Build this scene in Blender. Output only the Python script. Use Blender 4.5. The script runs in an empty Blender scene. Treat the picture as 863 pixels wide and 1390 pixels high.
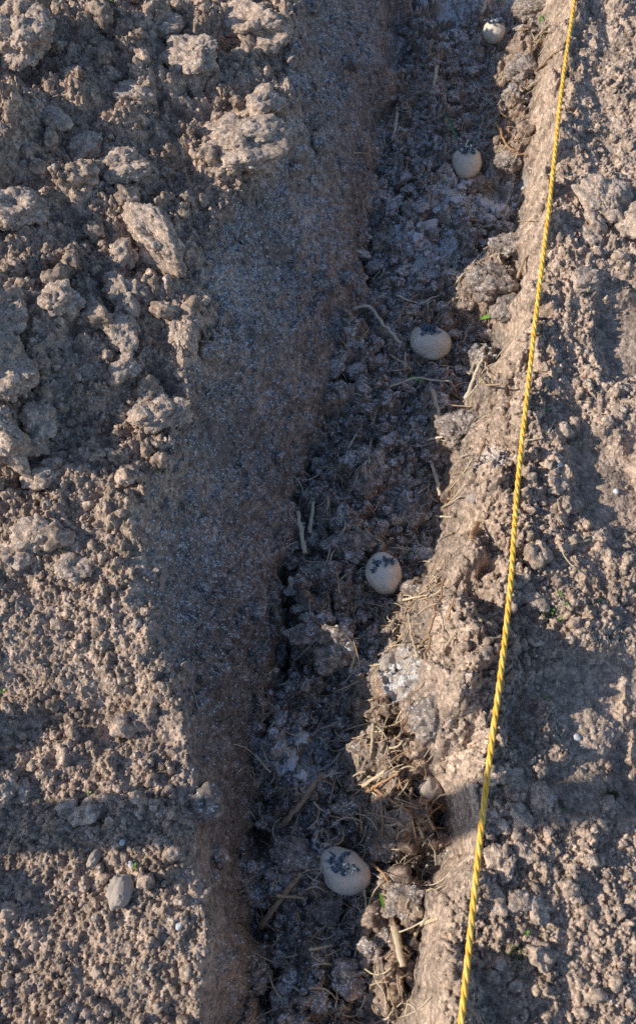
import bpy, bmesh, math, random
import numpy as np
from mathutils import Vector, Matrix, Euler

random.seed(7)
rng = np.random.default_rng(11)
scene = bpy.context.scene
COL = scene.collection

# ------------------------------------------------------------------ camera model
IW, IH = 863.0, 1390.0
F = 1264.0
PITCH = math.radians(28.0)
CAM = np.array([0.0, 0.0, 1.0])
PCX, PCY = 431.5, 650.0
_ax = np.array([0, math.sin(PITCH), -math.cos(PITCH)])
_up = np.array([0, math.cos(PITCH), math.sin(PITCH)])
_rt = np.array([1.0, 0, 0])

def ray(px, py):
    return _ax + _up*((PCY-py)/F) + _rt*((px-PCX)/F)

def at(px, py, z=0.0):
    d = ray(px, py)
    t = (z-CAM[2])/d[2]
    return CAM + d*t

def mpp(px, py, z=-0.05):            # metres per photo pixel there
    return (z-CAM[2])/ray(px, py)[2]/F

SUN_EL = math.radians(29.0)
SUN_AZ = math.radians(3.0)           # light travels along +X turned this much towards +Y

# ------------------------------------------------------------------ noise
def hsh(ix, iy, s):
    h = (ix.astype(np.uint32)*np.uint32(374761393) + iy.astype(np.uint32)*np.uint32(668265263)
         + np.uint32((s*2246822519) & 0xffffffff))
    h = (h ^ (h >> np.uint32(13)))*np.uint32(1274126177)
    h = (h ^ (h >> np.uint32(16)))*np.uint32(2246822519)
    h = h ^ (h >> np.uint32(15))
    return (h & np.uint32(0xffffff)).astype(np.float32)/np.float32(16777216.0)

def vnoise(x, y, s):
    fx = np.floor(x); fy = np.floor(y)
    ix = fx.astype(np.int64); iy = fy.astype(np.int64)
    u = (x-fx).astype(np.float32); v = (y-fy).astype(np.float32)
    u = u*u*u*(u*(u*6-15)+10); v = v*v*v*(v*(v*6-15)+10)
    a = hsh(ix, iy, s); b = hsh(ix+1, iy, s); c = hsh(ix, iy+1, s); d = hsh(ix+1, iy+1, s)
    return ((a*(1-u)+b*u)*(1-v)+(c*(1-u)+d*u)*v)*2-1

def fbm(x, y, s, o=4, g=0.5):
    r = 0; a = 1.0; t = 0
    for k in range(o):
        r = r+a*vnoise(x*(2**k)+k*17.3, y*(2**k)-k*9.1, s+k); t += a; a *= g
    return r/t

def domes(X, Y, cell, s, prob=1.0, rlo=.3, rhi=.85, warp=.30):
    """granular heap: the highest of many randomly sized flattened balls, in units of metres"""
    wx = X+vnoise(X/(cell*.55), Y/(cell*.55), s+50)*cell*warp
    wy = Y+vnoise(X/(cell*.55)+31, Y/(cell*.55), s+60)*cell*warp
    if cell > .006:
        wx = wx+vnoise(X/(cell*.22), Y/(cell*.22), s+70)*cell*warp*.45
        wy = wy+vnoise(X/(cell*.22)+31, Y/(cell*.22), s+80)*cell*warp*.45
    gx = wx/cell; gy = wy/cell
    ix = np.floor(gx).astype(np.int64); iy = np.floor(gy).astype(np.int64)
    gx = gx.astype(np.float64); gy = gy.astype(np.float64)
    out = np.zeros(X.shape, np.float32)
    for dx in (-1, 0, 1):
        for dy in (-1, 0, 1):
            jx = ix+dx; jy = iy+dy
            h1 = hsh(jx, jy, s); h2 = hsh(jx, jy, s+1); h3 = hsh(jx, jy, s+2)
            r = rlo+(rhi-rlo)*h3*h3
            ddx = (gx-jx-h1).astype(np.float32); ddy = (gy-jy-h2).astype(np.float32)
            d2 = ddx*ddx+ddy*ddy
            v = np.sqrt(np.maximum(r*r-d2, 0))
            if prob < 1: v = v*(hsh(jx, jy, s+3) < prob)
            np.maximum(out, v, out=out)
    if cell > .004:
        out = out*(1+.45*vnoise(X/(cell*.28), Y/(cell*.28), s+90)+.25*vnoise(X/(cell*.13), Y/(cell*.13), s+95)*(cell > .01))
    return np.maximum(out, 0)*cell

def sst(a, b, x):
    t = np.clip((x-a)/(b-a), 0, 1)
    return t*t*(3-2*t)

# ------------------------------------------------------------------ ground macro shape
def curve(pts, z):
    w = np.array([at(p[0], p[1], z)[:2] for p in pts])
    o = np.argsort(w[:, 1]); w = w[o]
    # continue at both ends along the trench direction
    w = np.vstack([[w[0, 0]-.19*30, w[0, 1]-30], w, [w[-1, 0]+.19*60, w[-1, 1]+60]])
    return lambda Y: np.interp(Y, w[:, 1], w[:, 0])

cA = curve([(405, 0), (395, 100), (385, 200), (300, 330), (285, 480), (250, 600), (205, 720), (205, 800),
            (215, 880), (250, 960), (262, 1040), (262, 1100), (272, 1230), (268, 1300), (262, 1390)], 0.03)
cB = curve([(556, -20), (527, 100), (505, 200), (490, 300), (478, 400), (452, 500), (428, 560), (398, 605), (380, 700),
            (370, 800), (354, 900), (336, 1000), (326, 1100), (322, 1200), (318, 1300), (312, 1390)], -0.110)
cD = curve([(715, -20), (722, 40), (722, 110), (706, 200), (700, 300), (690, 400), (668, 480), (640, 540), (618, 600), (596, 700),
            (568, 800), (540, 880), (532, 960), (560, 1050), (596, 1150), (572, 1220), (558, 1300), (545, 1390)], -0.13)
cR = curve([(779, -10), (757, 140), (735, 330), (715, 500), (690, 720), (670, 900), (652, 1040), (636, 1200),
            (625, 1298), (616, 1390)], 0.0)
cG = curve([(900, 0), (880, 200), (850, 400), (820, 600), (800, 800), (770, 950), (770, 1100), (800, 1300), (800, 1390)], 0.0)

# height of the left bed along its shoulder, metres against photo row
_bedpts = [(0, .078), (150, .076), (300, .074), (480, .070), (640, .060), (760, .058), (900, .028), (1000, -.002),
           (1150, -.008), (1300, -.008), (1390, -.008)]
_bw = np.array([[at(250, p, 0)[1], z] for p, z in _bedpts]); _bw = _bw[np.argsort(_bw[:, 0])]
FLOOR = -0.150

def ell(X, Y, px, py, rx, ry, z=-.05, ang=0.0, p=2.0):
    """distance in units of the ellipse radii; radii in photo pixels across / along the ground"""
    c = at(px, py, z); k = mpp(px, py, z)
    e = at(px, py-ry, z)[1]-c[1]
    dx = X-c[0]; dy = Y-c[1]
    ca, sa = math.cos(ang), math.sin(ang)
    u = (dx*ca+dy*sa)/(rx*k); v = (-dx*sa+dy*ca)/abs(e)
    return (np.abs(u)**p+np.abs(v)**p)**(1/p)

HEAPS = [  # px, py, rx, ry, height : ridges of manure on the right of the trench bottom
    (728, 10, 34, 26, .045), (712, 100, 42, 50, .060), (690, 215, 28, 32, .045), (692, 175, 30, 30, .035),
    (668, 400, 46, 46, .062), (690, 345, 26, 34, .045), (622, 592, 42, 40, .055), (650, 560, 30, 30, .030),
    (630, 690, 40, 60, .050), (606, 800, 40, 40, .052), (566, 862, 46, 46, .050), (600, 940, 66, 66, .062),
    (535, 950, 50, 50, .050), (535, 1040, 62, 56, .056), (600, 1010, 50, 50, .060), (556, 1112, 54, 40, .052), (505, 1000, 36, 40, .028), (590, 880, 40, 40, .03),
    (545, 1235, 56, 46, .045), (560, 1330, 60, 60, .045), (450, 888, 36, 28, .025), (500, 640, 40, 24, .018),
    (410, 860, 40, 26, .020), (470, 730, 40, 22, .018), (420, 1185, 50, 36, .022), (395, 1060, 46, 30, .012),
    (600, 250, 40, 40, .012), (560, 110, 60, 50, .012), (470, 1290, 60, 40, .02)]
PRINTS = [  # trodden hollows right of the ridge: px, py, rx, ry, depth
    (858, 462, 58, 62, .019), (828, 662, 52, 62, .020), (800, 975, 52, 75, .010), (850, 935, 60, 40, .008),
    (800, 1070, 90, 40, .010), (900, 1040, 70, 60, .02)]
DENTS = [(355, 1120, 20, 60, .03), (415, 845, 36, 20, .02), (350, 1250, 26, 40, .03), (540, 75, 26, 60, .02),
         (600, 1120, 22, 26, .03), (440, 905, 50, 20, .015), (645, 835, 16, 22, .03)]

def macro(X, Y):
    wob = fbm(X*9, Y*9, 3, 3)*.012 + fbm(X*40, Y*40, 4, 2)*.003
    Xw = X+wob
    a = cA(Y); b = np.maximum(cB(Y), a+.03); d = np.maximum(cD(Y), b+.05); r = np.maximum(cR(Y), d+.02); g = cG(Y)
    bed = np.interp(Y, _bw[:, 0], _bw[:, 1])
    wL = (b-a)
    lipz = np.minimum(-np.tan(SUN_EL+math.radians(4))*wL+bed, -.118+.018*fbm(X*8, Y*8, 12, 3))
    z = bed+.27*sst(0, .05, a-X)*np.clip(a-X-.02, 0, .6)*sst(at(200, 760, 0)[1], at(200, 600, 0)[1], Y)
    # rounded shoulder, slope and the last steep bite of the spade
    t = np.clip((Xw-a)/(b-a), -1.2, 1)
    tt = np.where(t < .15, np.maximum(t+.15, 0)**2/.6, t)
    z = z+(lipz-bed)*np.clip(tt, 0, 1)
    Xs = Xw+fbm(X*26, Y*26, 5, 3)*.016
    step = np.clip((Xs-b)/(.022+.006*fbm(X*15, Y*15, 9, 2)), 0, 1)
    z = z+(FLOOR-lipz)*step
    gapn = sst(-.25, .35, fbm(X*10, Y*10, 14, 3))
    z = z-.040*gapn*np.exp(-((Xs-b-.026)/.011)**2)*sst(at(300, 560, 0)[1], at(300, 760, 0)[1], Y)-.018*gapn*np.exp(-((Xs-b-.024)/.010)**2)
    # right bank
    k = np.clip((Xw+fbm(X*24, Y*24, 6, 3)*.016-d)/(r-d), 0, 1.3)
    rough_b = sst(at(600, 430, 0)[1], at(600, 560, 0)[1], Y)*sst(at(600, 1130, 0)[1], at(600, 1020, 0)[1], Y)
    rough_b = np.maximum(rough_b, .0)
    kk = np.clip(k/1.05, 0, 1); kk = (1-(1-kk)**1.6)*(1-rough_b)+(1-(1-kk)**1.35)*rough_b
    z = z+(-.004-FLOOR)*kk
    # crest, then gently down to the right
    z = z-.008*sst(0, .12, X-g)
    for (px, py, rx, ry, h) in HEAPS:
        q = ell(Xw, Y+wob*.7, px, py, rx, ry, -.13)
        z = z+h*sst(1.35, .25, q)
    fl = (step*(1-np.clip(kk*2, 0, 1)))
    for (px, py, rx, ry, h) in DENTS:
        q = ell(Xw, Y, px, py, rx, ry, -.14)
        z = z-h*sst(1.2, .4, q)
    pm = 0*X
    for (px, py, rx, ry, h) in PRINTS:
        q = ell(X, Y, px, py, rx, ry, -.02, 0, 3.0)+fbm(X*22, Y*22, 21, 4)*.42
        m = sst(1.25, .72, q)
        pm = np.maximum(pm, m); z = z-h*m*(1-.3*sst(.9, .0, q))
    left = sst(.03, -.02, Xw-a+fbm(X*30, Y*30, 8, 3)*.045)
    return z, dict(left=left, slope=sst(-.02, .03, Xw-a)*(1-step), floor=fl, bank=np.clip(kk, 0, 1)*(1-sst(-.012, .05, X-r)),
                   ridge=sst(-.03, .02, X-r), prints=pm, step=step, rr=X-r, t=t, rough=rough_b)

# ------------------------------------------------------------------ ground sheet
def axis(lo, hi, d0, d1, far, g=1.07):
    v = [lo]
    while v[-1] < hi:
        v.append(v[-1]+d0+(d1-d0)*(v[-1]-lo)/(hi-lo))
    s = d1; x = v[-1]
    while x < far: s *= g; x += s; v.append(x)
    s = d0; x = lo; w = []
    while x > -far: s *= g; x -= s; w.append(x)
    return np.array(w[::-1]+v)

XS = axis(-.60, .60, .0011, .0011, 90)
YS = axis(-.10, 1.55, .0010, .0019, 90)
X, Y = np.meshgrid(XS, YS)
Z, M = macro(X, Y)
gap = np.maximum(np.gradient(XS)[None, :], np.gradient(YS)[:, None])
def fade(w): return np.clip(1.6-gap/(w*.25), 0, 1)

py_row = lambda p: at(200, p, 0)[1]
lowbed = sst(py_row(690), py_row(800), Y)          # 1 in the finer crumbly lower part of the left bed
d45 = domes(X, Y, .045, 100, .55); d25 = domes(X, Y, .025, 110, .6); d28 = domes(X, Y, .028, 180, .5, .25, .7, .4); d14 = domes(X, Y, .014, 120, .7)
d8 = domes(X, Y, .008, 130, .85, .35, .9); d5 = domes(X, Y, .0048, 140, 1, .4, .9)
n60 = fbm(X*16, Y*16, 30, 4); n20 = fbm(X*50, Y*50, 40, 3); n5 = fbm(X*220, Y*220, 45, 2)
n3 = vnoise(X*420, Y*420, 47)
d3 = domes(X, Y, .0031, 150, 1, .35, .8, .15)
dmid = domes(X, Y, .018, 160, .75, .3, .8, .3)
patch = np.clip(.5+1.3*fbm(X*14, Y*14, 66, 3), 0, 1)
L = M['left']; S = M['slope']; FLr = M['floor']; B = M['bank']; R = M['ridge']*(1-M['prints']); PR = M['prints']
Rr = R*sst(.0, .05, M['rr']); Rn = R*(1-sst(.0, .05, M['rr']))
hi = L*(1-lowbed); lo = L*lowbed
RB = .75+.45*M['rough']; B2 = B*RB
pt2 = np.clip(.5+1.5*fbm(X*32, Y*32, 67, 3), 0, 1)
sl2 = S*np.clip(.35+1.2*fbm(X*11, Y*11, 68, 4), 0, 1)
Z = Z+(.016*fbm(X*5, Y*13, 71, 3)+.006*fbm(X*20, Y*34, 72, 3))*S*fade(.06)
Z = Z+fade(.06)*n60*(.026*hi+.011*lo+.015*S+.016*FLr+.022*B+.010*R)
Z = Z+fade(.045)*d45*(.62*hi*patch+.20*lo*patch+.42*sl2+.42*FLr+.14*Rr+.45*B2)
Z = Z+fade(.06)*domes(X, Y, .062, 170, .6, .22, .62, .3)*.80*FLr
Z = Z+fade(.025)*d25*(.50*hi+.42*lo*patch*pt2+.50*sl2+.75*FLr+.55*B2+.10*Rn+.42*Rr*patch+.03*PR)
Z = Z+fade(.025)*d28*(.65*FLr+.30*B2)
Z = Z+fade(.018)*dmid*(.35*hi+.20*lo*pt2+.16*S*patch+.75*FLr+.45*B2)
Z = Z+fade(.014)*d14*(.45*hi+.50*lo*pt2+.60*sl2+.10*S+.60*FLr+.75*B2+.34*Rn+.60*Rr*pt2+.06*PR)
Z = Z+fade(.008)*d8*(.62*hi+.80*lo*(.4+.6*pt2)+.55*S+.55*FLr+.95*B2+.60*Rn+.85*Rr*(.4+.6*pt2)+.20*PR)
Z = Z+fade(.005)*d5*(.70*hi+1.05*lo+.85*S+.62*FLr+1.1*B2+.85*Rn+1.0*Rr+.45*PR)
Z = Z+fade(.005)*d3*(.70*hi+.95*lo+.80*S+.55*FLr+.85*B2+.75*Rn+.95*Rr+.55*PR)
Z = Z+fade(.02)*n20*(.006*hi+.005*lo+.005*S+.009*FLr+.005*B+.004*R)
Z = Z+fade(.005)*(n5*(.0014*(1-FLr)+.0028*FLr)+n3*.0006)
# heaves of earth added beyond the left edge to cast shadow over the bed
Z = Z+.065*sst(1.3, .2, ell(X, Y, -90, 560, 70, 110, 0))*L+.05*sst(1.3, .2, ell(X, Y, -70, 1000, 55, 40, 0))*L+.03*sst(1.3, .2, ell(X, Y, -40, 1215, 35, 40, 0))*L+.045*sst(1.3, .2, ell(X, Y, 60, 300, 50, 45, 0))*L

NY, NX = X.shape
def hz(x, y):
    x = np.asarray(x, float); y = np.asarray(y, float)
    i = np.clip(np.searchsorted(XS, x)-1, 0, NX-2); j = np.clip(np.searchsorted(YS, y)-1, 0, NY-2)
    u = np.clip((x-XS[i])/(XS[i+1]-XS[i]), 0, 1); v = np.clip((y-YS[j])/(YS[j+1]-YS[j]), 0, 1)
    return (Z[j, i]*(1-u)+Z[j, i+1]*u)*(1-v)+(Z[j+1, i]*(1-u)+Z[j+1, i+1]*u)*v

def lookup(A, x, y):
    i = np.clip(np.searchsorted(XS, x), 0, NX-1); j = np.clip(np.searchsorted(YS, y), 0, NY-1)
    return A[j, i]

def smooth_h(x, y, r=.008):
    a = np.linspace(0, 2*np.pi, 9)[:-1]
    return float(np.mean([hz(x+r*np.cos(a)*s, y+r*np.sin(a)*s).mean() for s in (.4, 1.0)]))

def hit(px, py):
    """where the line of sight of a photo pixel meets the ground"""
    d = ray(px, py); d = d/np.linalg.norm(d)
    ts = np.linspace(.7, 2.6, 2600)
    p = CAM[None, :]+d[None, :]*ts[:, None]
    below = p[:, 2] < hz(p[:, 0], p[:, 1])
    k = int(np.argmax(below)) if below.any() else len(ts)-1
    return p[k]

# colour zones: R manure, G pale powder, B shade painted into slope and step, rust on heaps
def blob(px, py, rx, ry, z): return sst(1.2, .1, ell(X, Y, px, py, rx, ry, z)+fbm(X*30, Y*30, 77, 3)*.5)
manure = np.clip(FLr*1.0+M['step']*(1-np.clip(B*2.2, 0, 1))*(1-sst(-.03, -.008, M['rr'])), 0, 1)
manure = np.clip(manure-.25*sst(.2, .8, fbm(X*20, Y*20, 81, 3)+.3), 0, 1)
pw = .40*S*sst(py_row(1000), py_row(500), Y)+.36*S
pw = pw+FLr*(.34+.50*sst(py_row(900), py_row(250), Y))
pw = pw*(.55+.9*np.clip(.5+fbm(X*9, Y*9, 90, 4), 0, 1.2))+.05*L+.04*R
hm = 0*X
for (px, py, rx, ry, h) in HEAPS:
    if px > 530: hm = np.maximum(hm, sst(1.5, .5, ell(X, Y, px, py, rx, ry, -.11)))
pw = np.minimum(pw-.55*hm*FLr, .62)
for (px, py, rx, ry, s, z) in [(645, 275, 60, 42, 1.0, -.14), (395, 1015, 56, 48, .9, -.14), (535, 935, 36, 50, 1.1, -.09), (470, 905, 46, 24, .45, -.14),
                               (716, 480, 12, 50, .29, .0), (430, 330, 70, 90, .12, -.07), (330, 400, 60, 90, .12, -.05), (650, 660, 22, 26, .6, -.10),
                               (590, 20, 60, 30, .2, -.14), (570, 330, 60, 60, .35, -.14), (410, 1165, 40, 36, .35, -.14), (585, 600, 44, 40, .3, -.12), (610, 985, 50, 60, .25, -.08),
                               (815, 1000, 40, 60, .12, -.03), (400, 230, 60, 90, .16, -.05)]:
    pw = pw+(1.9*s if s > .3 else s)*blob(px, py, rx, ry, z)
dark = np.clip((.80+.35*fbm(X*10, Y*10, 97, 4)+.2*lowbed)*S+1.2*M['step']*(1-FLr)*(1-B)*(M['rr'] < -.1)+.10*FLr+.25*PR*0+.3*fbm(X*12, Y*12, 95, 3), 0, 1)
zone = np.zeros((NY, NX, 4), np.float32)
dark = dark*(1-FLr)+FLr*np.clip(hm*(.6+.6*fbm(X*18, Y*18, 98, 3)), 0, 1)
zone[..., 0] = manure; zone[..., 1] = np.clip(pw, 0, 1); zone[..., 2] = dark; zone[..., 3] = np.clip(np.clip(.7+.8*fbm(X*13, Y*13, 99, 4), 0, 1.2)*(.75*R+.2*B)+.35*PR+.25*lo, 0, 1)  # alpha: sunlight painted as paler soil on ridge, bank and lower bed

def mesh_np(name, V, Fc, col=None, smooth=True):
    me = bpy.data.meshes.new(name)
    V = np.asarray(V, np.float32); Fc = np.asarray(Fc, np.int32)
    n = Fc.shape[1]
    me.vertices.add(len(V)); me.vertices.foreach_set('co', V.ravel())
    me.loops.add(Fc.size); me.loops.foreach_set('vertex_index', Fc.ravel())
    me.polygons.add(len(Fc))
    me.polygons.foreach_set('loop_start', np.arange(0, Fc.size, n, dtype=np.int32))
    me.update(calc_edges=True)
    if smooth: me.polygons.foreach_set('use_smooth', np.ones(len(Fc), bool))
    if col is not None:
        at_ = me.attributes.new('zone', 'FLOAT_COLOR', 'POINT')
        at_.data.foreach_set('color', np.asarray(col, np.float32).ravel())
    return me

def link(name, me, mat=None, parent=None, loc=None):
    o = bpy.data.objects.new(name, me); COL.objects.link(o)
    if mat: me.materials.append(mat) if not me.materials else None
    if parent: o.parent = parent
    if loc is not None: o.location = loc
    return o

def tag(o, label, cat, group=None, kind=None):
    if label: o['label'] = label
    if cat: o['category'] = cat
    if group: o['group'] = group
    if kind: o['kind'] = kind
    return o

# ------------------------------------------------------------------ materials
def new_mat(name):
    m = bpy.data.materials.new(name); m.use_nodes = True
    nt = m.node_tree; nt.nodes.clear()
    out = nt.nodes.new('ShaderNodeOutputMaterial'); b = nt.nodes.new('ShaderNodeBsdfPrincipled')
    nt.links.new(b.outputs[0], out.inputs[0])
    return m, nt, b

def N(nt, t, **kw):
    n = nt.nodes.new(t)
    for k, v in kw.items(): setattr(n, k, v)
    return n

def mixc(nt, f, a, b, blend='MIX'):
    n = N(nt, 'ShaderNodeMix', data_type='RGBA', blend_type=blend)
    for s, v in ((0, f), (6, a), (7, b)):
        if hasattr(v, 'is_linked') or isinstance(v, bpy.types.NodeSocket): nt.links.new(v, n.inputs[s])
        elif s == 0: n.inputs[0].default_value = v
        else: n.inputs[s].default_value = (*v, 1)
    return n.outputs[2]

def mth(nt, op, a, b=0.0, clamp=False):
    n = N(nt, 'ShaderNodeMath', operation=op, use_clamp=clamp)
    for s, v in ((0, a), (1, b)):
        if isinstance(v, bpy.types.NodeSocket): nt.links.new(v, n.inputs[s])
        else: n.inputs[s].default_value = v
    return n.outputs[0]

def noise(nt, vec, scale, detail=4, rough=.6):
    n = N(nt, 'ShaderNodeTexNoise'); n.inputs['Scale'].default_value = scale
    n.inputs['Detail'].default_value = detail; n.inputs['Roughness'].default_value = rough
    nt.links.new(vec, n.inputs['Vector']); return n.outputs['Fac']

def ramp(nt, f, lo, hi):
    n = N(nt, 'ShaderNodeMapRange', clamp=True)
    n.inputs[1].default_value = lo; n.inputs[2].default_value = hi
    nt.links.new(f, n.inputs[0]); return n.outputs[0]

def soil_mat(name, manure_add=0.0, powder_add=0.0, dry=(.61, .465, .355), damp=(.32, .242, .182)):
    m, nt, b = new_mat(name)
    ge = N(nt, 'ShaderNodeNewGeometry'); vec = ge.outputs['Position']
    at_ = N(nt, 'ShaderNodeAttribute', attribute_name='zone')
    sep = N(nt, 'ShaderNodeSeparateColor'); nt.links.new(at_.outputs['Color'], sep.inputs[0])
    man = mth(nt, 'ADD', sep.outputs[0], manure_add, True)
    pwd = mth(nt, 'ADD', sep.outputs[1], powder_add, True)
    big = noise(nt, vec, 22, 4); mid = noise(nt, vec, 110, 4); fine = noise(nt, vec, 700, 3, .7)
    f1 = mth(nt, 'ADD', mth(nt, 'MULTIPLY', big, .5), mth(nt, 'MULTIPLY', mid, .5))
    soil = mixc(nt, ramp(nt, f1, .40, .58), damp, dry)
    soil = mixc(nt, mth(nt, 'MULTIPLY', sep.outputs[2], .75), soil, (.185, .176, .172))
    soil = mixc(nt, mth(nt, 'MULTIPLY', at_.outputs['Alpha'], .6), soil, (.62, .49, .385))
    mn = mixc(nt, ramp(nt, mid, .34, .66), (.13, .112, .10), (.48, .385, .31))
    mn = mixc(nt, ramp(nt, noise(nt, vec, 60, 3), .62, .74), mn, (.30, .19, .115))
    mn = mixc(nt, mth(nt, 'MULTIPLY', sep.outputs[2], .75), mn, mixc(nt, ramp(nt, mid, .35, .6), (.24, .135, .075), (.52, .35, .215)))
    c = mixc(nt, man, soil, mn)
    c = mixc(nt, 1.0, c, mixc(nt, ramp(nt, fine, .25, .75), (.58, .58, .58), (1.44, 1.43, 1.42)), 'MULTIPLY')
    for vs, lo_, hi_ in ((150, .66, 1.30), (330, .70, 1.28)):        # every crumb is a little damper or drier than the next
        v_ = N(nt, 'ShaderNodeTexVoronoi', feature='F1'); v_.inputs['Scale'].default_value = vs
        ad = N(nt, 'ShaderNodeVectorMath', operation='ADD'); sc_ = N(nt, 'ShaderNodeVectorMath', operation='SCALE'); sc_.inputs['Scale'].default_value = .9/vs
        nz = N(nt, 'ShaderNodeTexNoise'); nz.inputs['Scale'].default_value = vs*1.7; nt.links.new(vec, nz.inputs['Vector'])
        nt.links.new(nz.outputs['Color'], sc_.inputs[0]); nt.links.new(vec, ad.inputs[0]); nt.links.new(sc_.outputs[0], ad.inputs[1])
        nt.links.new(ad.outputs[0], v_.inputs['Vector'])
        s_ = N(nt, 'ShaderNodeSeparateColor'); nt.links.new(v_.outputs['Color'], s_.inputs[0])
        c = mixc(nt, 1.0, c, mixc(nt, s_.outputs[1], (lo_,)*3, (hi_, hi_*.99, hi_*.98)), 'MULTIPLY')
    # pale grains of fertiliser: single cells that are white, denser where the powder is thick
    vo = N(nt, 'ShaderNodeTexVoronoi', feature='F1'); vo.inputs['Scale'].default_value = 560
    nt.links.new(vec, vo.inputs['Vector'])
    sp = N(nt, 'ShaderNodeSeparateColor'); nt.links.new(vo.outputs['Color'], sp.inputs[0])
    sx = N(nt, 'ShaderNodeSeparateXYZ'); nt.links.new(ge.outputs['Normal'], sx.inputs[0])
    upf = mth(nt, 'MULTIPLY', ramp(nt, sx.outputs[2], .40, .92), 1.55)
    pwd = mth(nt, 'MULTIPLY', pwd, upf)
    clump = ramp(nt, noise(nt, vec, 260, 3, .7), .38, .64)
    pn = mth(nt, 'MULTIPLY', mth(nt, 'MULTIPLY', pwd, mth(nt, 'ADD', mth(nt, 'MULTIPLY', mid, 1.3), .12)), mth(nt, 'ADD', mth(nt, 'MULTIPLY', clump, 1.5), .25))
    grain = mth(nt, 'MULTIPLY', mth(nt, 'LESS_THAN', sp.outputs[0], mth(nt, 'MULTIPLY', pn, mth(nt, 'ADD', .50, mth(nt, 'MULTIPLY', man, .25)))),
                mth(nt, 'LESS_THAN', vo.outputs['Distance'], .60))
    film = mth(nt, 'MULTIPLY', ramp(nt, pn, .25, .95), mth(nt, 'ADD', .26, mth(nt, 'MULTIPLY', man, .30)))
    raw = mth(nt, 'ADD', sep.outputs[1], 0.0)
    raw = mth(nt, 'MULTIPLY', mth(nt, 'MULTIPLY', raw, raw), mth(nt, 'ADD', mth(nt, 'MULTIPLY', fine, .7), mth(nt, 'MULTIPLY', mid, .7)))
    raw = mth(nt, 'MULTIPLY', raw, mth(nt, 'ADD', .62, mth(nt, 'MULTIPLY', upf, .28)))
    film = mth(nt, 'ADD', film, mth(nt, 'MULTIPLY', ramp(nt, raw, .30, .60), mth(nt, 'ADD', .22, mth(nt, 'MULTIPLY', man, .63))), True)
    c = mixc(nt, film, c, (.70, .68, .65))
    c = mixc(nt, mth(nt, 'MULTIPLY', grain, .9), c, (.84, .84, .84))
    nt.links.new(c, b.inputs['Base Color'])
    nt.links.new(mth(nt, 'SUBTRACT', .95, mth(nt, 'MULTIPLY', man, .48)), b.inputs['Roughness'])
    nt.links.new(mth(nt, 'ADD', .12, mth(nt, 'MULTIPLY', man, .55)), b.inputs['Specular IOR Level'])
    bp = N(nt, 'ShaderNodeBump'); bp.inputs['Strength'].default_value = .9; bp.inputs['Distance'].default_value = .0016
    hh = mth(nt, 'ADD', fine, mth(nt, 'MULTIPLY', noise(nt, vec, 1700, 2), .5))
    nt.links.new(hh, bp.inputs['Height']); nt.links.new(bp.outputs[0], b.inputs['Normal'])
    return m

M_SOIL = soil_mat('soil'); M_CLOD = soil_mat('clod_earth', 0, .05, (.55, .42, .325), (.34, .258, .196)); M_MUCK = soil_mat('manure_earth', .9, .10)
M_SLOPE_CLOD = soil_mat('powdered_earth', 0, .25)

def plain_mat(name, c1, c2, scale=60, rough=.7, spec=.3, stretch=None, bump=.0, bscale=300):
    m, nt, b = new_mat(name)
    tc = N(nt, 'ShaderNodeTexCoord'); vec = tc.outputs['Object']
    if stretch:
        mp = N(nt, 'ShaderNodeMapping'); mp.inputs['Scale'].default_value = stretch
        nt.links.new(vec, mp.inputs[0]); vec = mp.outputs[0]
    c = mixc(nt, ramp(nt, noise(nt, vec, scale, 5), .33, .67), c1, c2)
    nt.links.new(c, b.inputs['Base Color'])
    b.inputs['Roughness'].default_value = rough; b.inputs['Specular IOR Level'].default_value = spec
    if bump:
        bp = N(nt, 'ShaderNodeBump'); bp.inputs['Strength'].default_value = .6; bp.inputs['Distance'].default_value = bump
        nt.links.new(noise(nt, vec, bscale, 4), bp.inputs['Height']); nt.links.new(bp.outputs[0], b.inputs['Normal'])
    return m

M_STRAW = plain_mat('pale_straw', (.48, .36, .21), (.70, .57, .39), 90, .6, .3, None, .0005)
M_STALK = plain_mat('brown_stalk', (.30, .20, .12), (.52, .38, .25), 80, .7, .3, None, .0006)
M_GREYST = plain_mat('grey_stalk', (.52, .43, .30), (.76, .66, .49), 90, .7, .3, None, .0005)
M_RUST = plain_mat('rusty_straw', (.34, .17, .08), (.52, .32, .17), 80, .65, .3, None, .0005)
M_WOOD = plain_mat('weathered_wood', (.17, .12, .08), (.30, .23, .16), 30, .85, .2, (8, 8, 1), .002, 60)
M_STONE = plain_mat('pale_stone', (.42, .345, .28), (.57, .48, .40), 70, .9, .2, None, .0012, 350)
M_WHITE = plain_mat('white_stone', (.55, .55, .54), (.74, .74, .73), 120, .8, .3, None, .0006, 500)
M_GREEN = plain_mat('green_leaf', (.09, .21, .025), (.19, .37, .05), 160, .5, .4)
M_DKGREEN = plain_mat('dark_green_blade', (.04, .11, .05), (.09, .20, .07), 160, .5, .4)
M_MOSS = plain_mat('moss', (.06, .08, .02), (.13, .16, .04), 200, .95, .1)

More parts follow.
